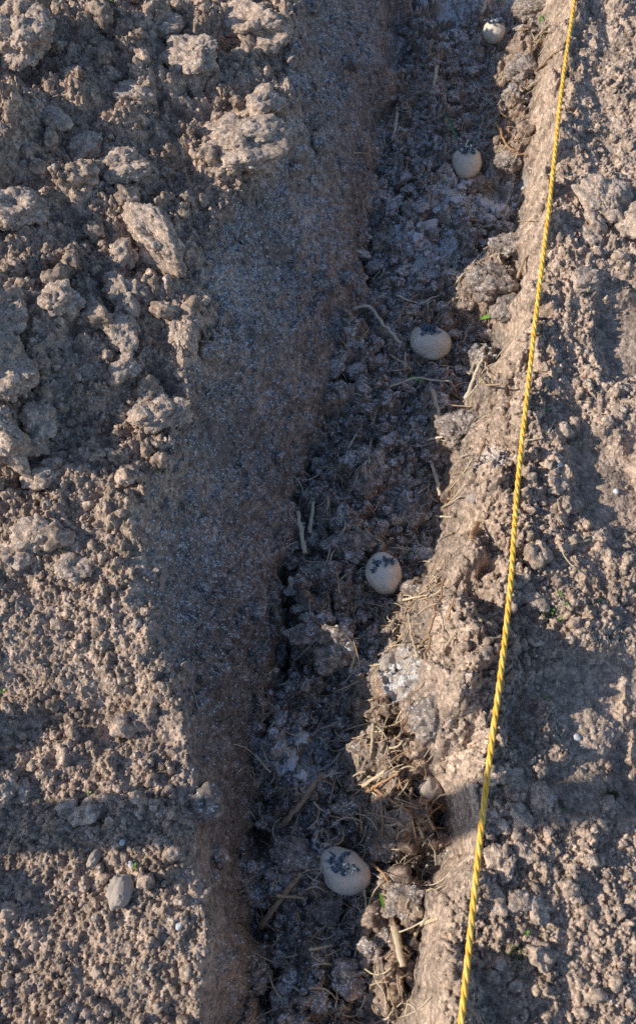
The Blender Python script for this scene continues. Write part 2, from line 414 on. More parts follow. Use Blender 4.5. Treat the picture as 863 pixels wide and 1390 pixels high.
# the ground sheet
wall = S*sst(.005, .025, M['t']*0+X-cA(Y))*lowbed
Zs = Z*1.0
push = (domes(Y, Zs*1.0+X*.3, .016, 190, .7)*.55+domes(Y, Zs+X*.3, .008, 195, .9)*.7+domes(Y, Zs+X*.3, .0042, 197, 1)*.8)
Xd = X+push*wall*fade(.008)*.9
V = np.stack([Xd, Y, Z], -1).reshape(-1, 3)
ii = (np.arange(NY-1)[:, None]*NX+np.arange(NX-1)[None, :]).ravel()
Fq = np.stack([ii, ii+1, ii+NX+1, ii+NX], -1)
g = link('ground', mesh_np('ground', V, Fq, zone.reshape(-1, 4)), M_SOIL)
tag(g, 'dug brown garden soil with a diagonal planting trench', 'ground', kind='structure')

# ------------------------------------------------------------------ lumps
def ico(sub):
    bm = bmesh.new(); bmesh.ops.create_icosphere(bm, subdivisions=sub, radius=1)
    bm.verts.ensure_lookup_table()
    v = np.array([x.co[:] for x in bm.verts]); f = np.array([[q.index for q in p.verts] for p in bm.faces]); bm.free()
    return v, f
ICO = {k: ico(k) for k in (1, 2, 3, 4, 5, 6)}

def hsh3(ix, iy, iz, s): return hsh(ix+iz*57, iy+iz*131, s)
def vn3(p, s):
    f = np.floor(p); i = f.astype(np.int64); u = (p-f); u = u*u*(3-2*u)
    r = 0
    for dx in (0, 1):
        for dy in (0, 1):
            for dz in (0, 1):
                w = (u[:, 0] if dx else 1-u[:, 0])*(u[:, 1] if dy else 1-u[:, 1])*(u[:, 2] if dz else 1-u[:, 2])
                r = r+w*hsh3(i[:, 0]+dx, i[:, 1]+dy, i[:, 2]+dz, s)
    return r*2-1

def dom3(p, cell, s, rlo=.35, rhi=.95):
    g_ = p/cell; i = np.floor(g_).astype(np.int64); out = np.zeros(len(p))
    for dx in (-1, 0, 1):
        for dy in (-1, 0, 1):
            for dz in (-1, 0, 1):
                j = i+np.array([dx, dy, dz])
                c = np.stack([hsh3(j[:, 0], j[:, 1], j[:, 2], s+k) for k in range(3)], -1)
                r = rlo+(rhi-rlo)*hsh3(j[:, 0], j[:, 1], j[:, 2], s+3)
                d2 = ((g_-j-c)**2).sum(1)
                out = np.maximum(out, np.sqrt(np.maximum(r*r-d2, 0)))
    return out*cell

def lump(sub, s, rough=1.0, crumb=(.30, .13), low=.30):
    """an irregular clod of unit radius made of crumbs"""
    v, f = ICO[sub]; v = v.copy()
    sq = 1+.22*np.sign(vn3(v*0+np.array([s*3.1, s*1.7, 0.]), s))*0
    q = v+np.array([s*7.7, s*3.3, s*1.9])
    r = 1+low*vn3(q*1.15, s)+low*.55*vn3(q*2.3, s+5)
    p = v*r[:, None]
    pq = p+np.array([s*7.7, s*3.3, s*1.9])
    if crumb[0]:
        e = .55*dom3(pq, crumb[0]*1.5, s+10, .35, .85)+.055*vn3(pq*4.5, s+33)+.035*vn3(pq*10, s+35)+.48*dom3(pq, crumb[0]*.75, s+14, .3, .70)
        if sub >= 4 and crumb[1]:
            e = e+.75*dom3(pq, crumb[1], s+20, .3, .78)+1.0*dom3(pq, crumb[1]*.52, s+26, .3, .72)
        if sub >= 5: e = e+.012*vn3(pq*26, s+30)
        e = e*np.clip(.62+1.0*vn3(pq*1.7, s+40), .75, 1.3)
        p = p+v*(e-.16)[:, None]*rough
    return p, f

def bake_lump(name, sub, s, mat, **k):
    p, f = lump(sub, s, **k)
    me = mesh_np(name, p, f); me.materials.append(mat); return me

CL = [bake_lump('clod', 6, 3+i, M_CLOD, crumb=(.30, .12), low=.42) for i in range(5)]
CM = [bake_lump('clod', 5, 23+i, M_CLOD, crumb=(.44, .2), low=.42) for i in range(5)]
CK = [bake_lump('clod', 6, 43+i, M_MUCK, crumb=(.40, .15), low=.40) for i in range(4)]
CS = [bake_lump('stone', 5, 63+i, M_STONE, rough=.28, crumb=(.5, .22), low=.30) for i in range(3)]
CW = [bake_lump('stone', 3, 73+i, M_WHITE, rough=.08, crumb=(.5, 0), low=.22) for i in range(3)]

def put_lump(name, mesh, px, py, w, h, tall, label, cat, sink=.35, rot=None, tilt=.3, group=None):
    """w,h photo pixels across; tall = height as a share of the width"""
    p = hit(px, py); k = mpp(px, py, p[2])
    shrink = .90 if name == 'soil_clod' else 1.0
    rx = w*k*.5/1.05*shrink; ry = h*k*.5*1.15/1.05*shrink; rz_ = max(rx, ry)*(tall if tall > .6 else .5*tall+.30)
    o = bpy.data.objects.new(name, mesh); COL.objects.link(o)
    o.rotation_mode = 'XYZ'
    yaw = random.uniform(-.5, .5) if rot is None else rot
    o.rotation_euler = (random.uniform(-tilt, tilt), random.uniform(-tilt, tilt), yaw)
    o.scale = (rx, ry, rz_)
    gz = smooth_h(p[0], p[1], min(rx, ry)*.7)
    o.location = (p[0], p[1], gz+rz_*(1-2*sink))
    tag(o, label, cat, group)
    return o

GB = 'big clods of earth on the left bed'; GR = 'clods of earth right of the yellow line'; GT = 'lumps of dark manure in the trench'
CLODS = [
 # left bed
 (34, 66, 92, 108, .62, CL[0], 'huge rough clod filling the top left corner of the bed', .25, .2),
 (345, 42, 112, 74, .60, CL[1], 'big sunlit clod nearest the trench at the top edge of the left bed', .35, -.2),
 (262, 92, 86, 80, .55, CL[2], 'jagged clod just left of and below the big one at the top edge', .30, .4),
 (228, 40, 44, 40, .6, CM[0], 'small clod at the top edge between the corner clod and the sunlit one', .3, 0),
 (326, 196, 132, 108, .42, CL[3], 'broad flat clod with a crumbly lit crest overhanging the smooth slope', .35, .3),
 (352, 150, 62, 60, .55, CM[1], 'crumbly clod leaning on the upper side of the broad flat clod', .3, .1),
 (186, 142, 48, 44, .60, CM[2], 'squat clod in the shaded hollow left of the broad flat clod', .3, 0),
 (168, 232, 86, 56, .50, CL[4], 'wide low clod below the shaded hollow, half in shade', .35, .1),
 (218, 342, 118, 62, .55, CL[1], 'long slanting clod with a bright top in the middle of the upper bed', .25, -.75),
 (170, 348, 42, 40, .6, CM[3], 'little clod at the left end of the long slanting clod', .3, 0),
 (166, 408, 42, 62, .60, CM[4], 'upright bright clod below the long slanting clod, above a second like it', .3, .1),
 (168, 458, 44, 50, .55, CM[0], 'rounded bright clod in the middle of a downhill row of three', .3, .4),
 (165, 506, 48, 44, .60, CM[1], 'lowest bright clod of the downhill row of three', .3, 0),
 (250, 458, 52, 84, .55, CL[2], 'tall bright clod standing alone beside the powdered slope', .3, .15),
 (205, 565, 64, 62, .55, CL[0], 'crumbly clod with a lit top at the lower end of the upper bed', .35, .6),
 (238, 560, 44, 40, .5, CM[2], 'smaller clod touching the crumbly one on its trench side', .35, .6),
 (84, 408, 70, 48, .50, CM[3], 'low crumbly clod between the left picture edge and the bright row', .35, 0),
 (122, 425, 40, 44, .5, CM[4], 'fist shaped clod close to the bright row on its left', .35, .2),
 (14, 428, 52, 60, .60, CL[3], 'bright clod on the left picture edge above the two boulder clods', .3, 0),
 (18, 508, 86, 92, .75, CL[4], 'upper of the two boulder clods on the left picture edge', .2, .2),
 (4, 606, 78, 104, .75, CL[2], 'lower of the two boulder clods on the left picture edge', .2, .9),
 (56, 578, 50, 48, .60, CM[0], 'round dark clod tucked against the lower boulder clod', .3, .4),
 (60, 646, 54, 40, .55, CM[1], 'shaded clod below the round dark one beside the boulder', .3, 0),
 (24, 292, 84, 84, .55, CL[1], 'smooth dark boulder clod on the left edge under the corner clod', .3, 1.2),
 (70, 165, 50, 44, .5, CM[4], 'crumbly clod under the huge corner clod, catching the sun', .35, .3),
 (120, 205, 46, 40, .5, CM[2], 'lit clod left of the wide low clod', .35, .7),
 (4, 1068, 44, 56, .70, CL[0], 'dark clod on the left edge at the top of the shadow band', .25, .3),
 (36, 1072, 30, 28, .6, CM[3], 'small dark clod right beside the one on the left edge', .3, .3),
 (120, 1100, 50, 30, .35, CM[1], 'flat slab of earth lying in the shadow band on the left', .3, .35),
 (92, 1098, 30, 22, .5, CM[0], 'small clod at the left end of the flat slab', .3, .35),
 (48, 730, 52, 50, .55, CM[2], 'lit clod on the left side just below the boulder clods', .35, .35),
 (20, 760, 44, 46, .5, CM[4], 'lit clod on the left picture edge below the boulder clods', .35, .8),
 (100, 770, 44, 40, .5, CM[0], 'clod next to the white sliver in the lower bed', .35, 1.3),
 # right of the line
 (818, 276, 80, 74, .55, CL[3], 'largest clod right of the yellow line, rounded and rough', .3, .5),
 (858, 300, 44, 50, .5, CM[1], 'clod at the right edge touching the largest one there', .35, .1),
 (800, 322, 36, 30, .5, CM[0], 'small clod just below the largest one right of the line', .35, .1),
 (795, 385, 40, 36, .55, CM[2], 'clod at the top edge of the upper smooth hollow', .3, .2),
 (767, 690, 22, 24, .8, CM[3], 'lone upright lump at the edge of the middle hollow', .2, 0),
 (752, 658, 28, 24, .55, CM[1], 'lump above the lone upright one by the middle hollow', .3, 1),
 (722, 818, 38, 34, .4, CM[4], 'clod with a shaded scoop beside the patch of green moss', .35, 0),
 (736, 1088, 32, 44, .55, CM[2], 'upright clod just below the shadow band right of the line', .3, .2),
 (706, 1106, 26, 32, .55, CM[0], 'clod left of the upright one below the shadow band', .3, .6),
 (672, 1118, 30, 36, .5, CM[4], 'clod close to the line under the shadow band', .35, .2),
 (678, 1168, 40, 46, .35, CL[4], 'flattened pale clod beside the line near the bottom', .35, .3),
 (706, 1158, 30, 28, .55, CM[1], 'knobbly clod leaning on the flattened pale one', .3, .9),
 (688, 1180, 22, 36, .55, CM[3], 'narrow clod between the flattened clod and the loose crumbs', .3, -.4),
 (705, 1226, 32, 34, .5, CM[2], 'pale clod left of its twin in the bottom right crumbs', .3, .1),
 (729, 1234, 28, 34, .6, CM[0], 'pale clod right of its twin in the bottom right crumbs', .3, .3),
 (674, 1224, 26, 28, .5, CM[1], 'clod nearest the line among the bottom right crumbs', .3, .3),
 (778, 1218, 20, 22, .6, CM[4], 'small lone clod in the shade right of the loose crumbs', .3, .3),
 (827, 1095, 34, 26, .55, CM[3], 'low clod with a mossy top on the far right', .3, .1),
 (672, 1052, 26, 26, .6, CM[2], 'left one of two round clods in the shadow band by the line', .3, .3),
 (694, 1054, 24, 26, .6, CM[4], 'right one of two round clods in the shadow band by the line', .3, 1.3),
]
for (px, py, w, h, tall, me, lab, sink, rot) in CLODS:
    put_lump('soil_clod', me, px, py, w, h, tall, lab, 'clod', sink, rot, .25, GB if px < 420 else GR)
MUCK = [
 (622, 590, 66, 56, .60, CK[0], 'large dark clod with a lit rusty flank at the shadow edge', .3, .4),
 (450, 886, 52, 40, .45, CK[1], 'rounded dark lump left of the white powder patch', .45, .1),
 (410, 858, 46, 24, .45, CK[2], 'flat dark lump against the foot of the left bank', .3, .1),
 (486, 735, 44, 24, .45, CK[3], 'low lump just above the potato in the middle of the trench', .35, .1),
 (500, 650, 52, 34, .5, CK[1], 'dark lump halfway between the third and fourth potato', .42, .7),
 (560, 700, 40, 30, .5, CK[2], 'dark lump below the grey upright stalk', .35, .7),
 (668, 378, 62, 44, .5, CK[3], 'sunlit rough lump above the bright green leaf', .4, .3),
 (688, 420, 46, 40, .5, CK[0], 'sunlit lump between the green leaf and the right bank', .4, 1.3),
 (688, 338, 40, 42, .5, CK[1], 'sunlit lump against the right bank below the brown twig', .4, 2.),
 (706, 92, 40, 36, .5, CK[2], 'sunlit lump on the right below the topmost potato', .4, 2.),
 (722, 14, 44, 30, .5, CK[3], 'lump at the very top on the right side of the trench', .4, .2),
 (690, 212, 40, 34, .5, CK[0], 'rusty lump right of the second potato', .4, .9),
 (546, 1222, 52, 40, .45, CK[2], 'sunlit lump right of the lowest potato', .4, .9),
 (400, 1165, 56, 40, .4, CK[3], 'powder dusted lump left of the lowest potato', .4, .2),
 (520, 1150, 50, 34, .45, CK[0], 'dark fibrous lump above and right of the lowest potato', .4, .2),
 (586, 970, 70, 52, .4, CK[1], 'broad sunlit lump at the foot of the right bank in the lower half', .45, .2),
 (640, 250, 44, 30, .4, CK[3], 'powder dusted lump just below the second potato', .4, .2),
 (560, 300, 50, 34, .4, CK[1], 'dusted lump in the shade between second and third potato', .4, 1.2),
 (520, 330, 40, 30, .4, CK[2], 'dusted lump by the left bank in the upper trench', .4, 1.2),
 (590, 120, 44, 30, .4, CK[0], 'dusted lump in the upper trench below the topmost potato', .4, 1.9),
 (440, 1240, 50, 40, .4, CK[2], 'black lump under the lowest potato', .45, 1.2),
]
for (px, py, w, h, tall, me, lab, sink, rot) in MUCK:
    put_lump('manure_lump', me, px, py, w, h, tall, lab, 'clod', sink, rot, .25, GT)

def scatter_muck():
    n = 5200
    x = rng.uniform(-.2, .5, n); y = rng.uniform(-.10, 1.56, n)
    k = rng.random(n) < lookup(FLr, x, y)*(.75-.30*y/1.5)
    x = x[k]; y = y[k]; n = len(x)
    r = .0042*(1-rng.random(n)*(1-(.0042/.0165)**1.7))**(-1/1.7)
    order = np.argsort(-r); keep = []; P2 = np.stack([x, y], -1)
    for i in order:                                          # no two lumps in one place
        if not keep or np.min(np.linalg.norm(P2[keep]-P2[i], axis=1)-r[keep]*.62) > r[i]*.62: keep.append(i)
    pots = np.array([hit(a_[0], a_[1])[:2] for a_ in POT_AT])
    keep = np.array([i for i in keep if np.min(np.linalg.norm(pots-P2[i], axis=1)) > .036+r[i]*.6])
    x, y, r = x[keep], y[keep], r[keep]; n = len(x)
    z = np.array([smooth_h(x[i], y[i], r[i]*.8) for i in range(n)])
    var = {3: [lump(3, 300+q, rough=.9, crumb=(.6, .3), low=.40)[0] for q in range(7)],
           4: [lump(4, 320+q, rough=.9, crumb=(.50, .22), low=.42)[0] for q in range(7)]}
    Vs, Fs, Cs, off = [], [], [], 0
    for i in range(n):
        sub = 4 if r[i] > .008 else 3
        v = var[sub][int(rng.integers(7))]*np.array([rng.uniform(.8, 1.25), rng.uniform(.75, 1.1), rng.uniform(.6, .9)])
        M3 = np.array(Euler((rng.uniform(-.6, .6), rng.uniform(-.6, .6), rng.uniform(0, 6.28))).to_matrix())
        v = (v*r[i]) @ M3.T+np.array([x[i], y[i], z[i]+r[i]*.22])
        Vs.append(v); Fs.append(ICO[sub][1]+off); off += len(v)
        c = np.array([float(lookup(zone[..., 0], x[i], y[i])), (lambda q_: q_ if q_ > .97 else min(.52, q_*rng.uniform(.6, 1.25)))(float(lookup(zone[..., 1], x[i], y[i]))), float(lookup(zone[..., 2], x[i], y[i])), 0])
        Cs.append(np.repeat(c[None], len(v), 0))
        # later things come to rest on top of the lumps
        i0, i1 = np.searchsorted(XS, [x[i]-r[i], x[i]+r[i]]); j0, j1 = np.searchsorted(YS, [y[i]-r[i], y[i]+r[i]])
        dd = ((X[j0:j1, i0:i1]-x[i])**2+(Y[j0:j1, i0:i1]-y[i])**2)/(r[i]*.9)**2
        Z[j0:j1, i0:i1] = np.maximum(Z[j0:j1, i0:i1], np.where(dd < 1, z[i]+r[i]*(.15+.72*np.sqrt(np.maximum(1-dd, 0))), -9))
    o = link('manure_crumbs', mesh_np('manure_crumbs', np.vstack(Vs), np.vstack(Fs), np.vstack(Cs)), M_SOIL)
    tag(o, 'loose dark lumps of rotted manure covering the trench floor', 'manure', kind='stuff'); print('muck', n, off)
POT_AT = [(670, 42), (634, 221), (584, 464), (522, 776), (468, 1180)]
scatter_muck()

STONES = [
 ('stone', CS[0], 165, 1211, 30, 40, .75, 'pale egg sized stone on the bottom left soil with a hollow beside it', .25),
 ('stone', CS[1], 130, 1166, 16, 22, .7, 'small pale stone just below the shadow band on the left', .25),
 ('stone', CS[2], 580, 1070, 36, 36, .7, 'brownish stone on the straw heap at the right side of the trench', .25),
 ('stone', CS[1], 527, 903, 22, 22, .7, 'pale round stone at the edge of the white powder patch', .25),
 ('stone', CS[0], 642, 676, 18, 13, .6, 'pale chip of stone in the sunlit heap left of the line', .3),
 ('stone', CS[2], 416, 673, 17, 13, .6, 'pale pebble at the foot of the left bank in the middle', .3),
 ('stone', CS[2], 186, 847, 15, 14, .6, 'grey pebble among the lit crumbs of the lower left bed', .3),
 ('stone', CS[0], 288, 815, 12, 12, .6, 'grey pebble on the slope of the left bank', .3),
 ('pebble', CW[0], 782, 1001, 10, 9, .7, 'white pebble in the shaded hollow on the right', .3),
 ('pebble', CW[1], 690, 1046, 8, 8, .7, 'tiny white pebble in the shadow band just right of the line', .3),
 ('pebble', CW[2], 166, 1144, 8, 8, .7, 'tiny white pebble at the lower edge of the left shadow band', .3),
 ('pebble', CW[0], 178, 1173, 7, 8, .7, 'tiny white pebble touching the bright green seedling', .3),
 ('pebble', CW[1], 760, 632, 8, 8, .7, 'white pebble above the middle hollow right of the line', .3),
 ('pebble', CW[2], 835, 668, 8, 8, .7, 'white pebble on the right rim of the middle hollow', .3),
 ('pebble', CW[1], 244, 1257, 10, 11, .7, 'cream pebble by the shoulder of the bed at bottom left', .3),
 ('pebble', CW[0], 366, 1097, 6, 6, .7, 'tiny white pebble on a dark slab in the lower trench', .3),
 ('pebble', CW[2], 320, 672, 6, 6, .7, 'tiny pale pebble high on the left slope', .3)]
for (nm, me, px, py, w, h, tall, lab, sink) in STONES:
    put_lump(nm, me, px, py, w, h, tall, lab, nm, sink, random.uniform(-.4, .4), .2)

# ------------------------------------------------------------------ loose crumbs (beyond counting)
def scatter_crumbs():
    n = 75000
    x = rng.uniform(-.62, .64, n); y = rng.uniform(-.10, 1.56, n)
    dens = lookup(1.3*hi+1.1*lo+.8*S+.26*FLr+.25*B+.6*B2+.22*Rn+1.25*Rr+.15*PR, x, y)
    near = np.clip(1.25-.55*y, .4, 1.25)
    keep = rng.random(n) < dens*.55*near
    x = x[keep]; y = y[keep]; n = len(x)
    u = rng.random(n)
    r = .0011*(1-u*(1-(.0011/.0078)**2.3))**(-1/2.3)
    r = np.where(lookup(S+PR, x, y) > .5, np.minimum(r, .0036), r)
    nb = 900
    bx, by = rng.uniform(-.60, .60, nb), rng.uniform(-.1, 1.55, nb)
    kb = rng.random(nb) < lookup(.95*hi+.12*lo+.25*Rr+.28*S, bx, by)
    bx, by = bx[kb], by[kb]
    x = np.r_[x, bx]; y = np.r_[y, by]; r = np.r_[r, .0065+.0105*rng.random(len(bx))**2.2]; n = len(x)
    zz = hz(x, y)
    man = lookup(zone[..., 0], x, y); pwx = lookup(zone[..., 1], x, y); dkx = lookup(zone[..., 2], x, y); litx = lookup(zone[..., 3], x, y)
    small = r < .0034
    Vs, Fs, Cs = [], [], []
    off = 0
    huge = r > .0075
    for msk, sub, nv in ((small, 1, 8), (~small & ~huge, 3, 8), (huge, 4, 10)):
        var = []
        for q in range(nv):
            p, f = lump(sub, 200+q+sub*11, rough=.9 if sub > 1 else .5, crumb=(.55, .25), low=.42)
            var.append(p)
        idx = np.where(msk)[0]
        pick = rng.integers(0, nv, len(idx))
        base = np.array(var)[pick]                               # n,nv,3
        a = rng.uniform(0, 6.28, len(idx)); b = rng.uniform(-.6, .6, len(idx))
        sc = rng.uniform(.75, 1.2, (len(idx), 1, 3))*r[idx][:, None, None]
        P = base*sc
        ca, sa = np.cos(a)[:, None], np.sin(a)[:, None]
        cb, sb = np.cos(b)[:, None], np.sin(b)[:, None]
        P = np.stack([P[..., 0]*cb+P[..., 2]*sb, P[..., 1], -P[..., 0]*sb+P[..., 2]*cb], -1)
        P = np.stack([P[..., 0]*ca-P[..., 1]*sa, P[..., 0]*sa+P[..., 1]*ca, P[..., 2]], -1)
        P = P+np.stack([x[idx], y[idx], zz[idx]+r[idx]*.38], -1)[:, None, :]
        k = P.shape[1]
        Vs.append(P.reshape(-1, 3))
        Fs.append((ICO[sub][1][None]+(np.arange(len(idx))*k)[:, None, None]+off).reshape(-1, 3))
        c = np.stack([man[idx], pwx[idx]*.8, dkx[idx], litx[idx]], -1)
        Cs.append(np.repeat(c, k, 0)); off += len(idx)*k
    o = link('soil_crumbs', mesh_np('soil_crumbs', np.vstack(Vs), np.vstack(Fs), np.vstack(Cs)), M_SOIL)
    tag(o, 'loose crumbs of earth strewn over bed, trench and ridge', 'soil crumbs', kind='stuff')
    print('crumbs', n)
scatter_crumbs()

# ------------------------------------------------------------------ stalks and straw
def tube_np(P, r, seg=8, flat=1.0, ends=True):
    P = np.asarray(P, float); n = len(P)
    r = np.broadcast_to(np.asarray(r, float), (n,))
    T = np.gradient(P, axis=0); T /= np.linalg.norm(T, axis=1)[:, None]+1e-12
    up = np.array([0, 0, 1.0])
    A = np.cross(T, up); A /= np.linalg.norm(A, axis=1)[:, None]+1e-9
    Bn = np.cross(A, T)
    th = np.linspace(0, 2*np.pi, seg, endpoint=False)
    V = P[:, None, :]+r[:, None, None]*(np.cos(th)[None, :, None]*A[:, None, :]+flat*np.sin(th)[None, :, None]*Bn[:, None, :])
    V = V.reshape(-1, 3); Fl = []
    for i in range(n-1):
        for j in range(seg):
            a = i*seg+j; b = i*seg+(j+1) % seg
            Fl.append((a, b, b+seg, a+seg))
    if ends:
        V = np.vstack([V, P[:1], P[-1:]]); c0 = len(V)-2; c1 = len(V)-1
        for j in range(seg):
            k = (j+1) % seg
            Fl.append((c0, k, j, c0)); Fl.append((c1, (n-1)*seg+j, (n-1)*seg+k, c1))
    return V, Fl

def mesh_py(name, V, Fl, smooth=True):
    me = bpy.data.meshes.new(name)
    Fl = [tuple(dict.fromkeys(f)) for f in Fl]
    me.from_pydata([tuple(v) for v in V], [], Fl); me.update()
    if smooth: me.polygons.foreach_set('use_smooth', np.ones(len(me.polygons), bool))
    return me

def lay(pix, lift=.6, n=14, sag=.0):
    """a slender thing lying over the ground through photo points"""
    W = np.array([hit(*p)[:2] for p in pix])
    s = np.r_[0, np.cumsum(np.linalg.norm(np.diff(W, axis=0), axis=1))]
    t = np.linspace(0, s[-1], n)
    P2 = np.stack([np.interp(t, s, W[:, 0]), np.interp(t, s, W[:, 1])], -1)
    for _ in range(1 if len(pix) > 2 else 0):
        P2[1:-1] = .25*P2[:-2]+.5*P2[1:-1]+.25*P2[2:]
    h = hz(P2[:, 0], P2[:, 1])
    line = np.interp(t, [0, t[-1]], [np.median(h[:3]), np.median(h[-3:])])
    over = np.max(np.maximum(h-line, 0))
    z = line+over*lift
    z = np.maximum(z, .75*h+.25*z)+.0012
    nrm = rng.normal(0, 1, 3)
    P = np.column_stack([P2, z])
    P[1:-1] += rng.normal(0, s[-1]*.010, (n-2, 3))
    return P

def stalk(name, pix, wpx, mat, label, cat='straw', flat=.6, taper=.75, lift=.92, group='straw and stalks strewn in the trench'):
    P = lay(pix, lift)
    k = mpp(pix[0][0], pix[0][1], P[0, 2])
    r = np.linspace(1, taper, len(P))*wpx*k*.48
    r = r*(1+.10*rng.normal(0, 1, len(P)))
    P[:, 2] += wpx*k*.35
    c = P.mean(0)
    V, Fl = tube_np(P-c, r, 8, flat)
    me = mesh_py(name, V, Fl); o = link(name, me, mat, loc=c)
    tag(o, label, cat, group if group else None)
    return o

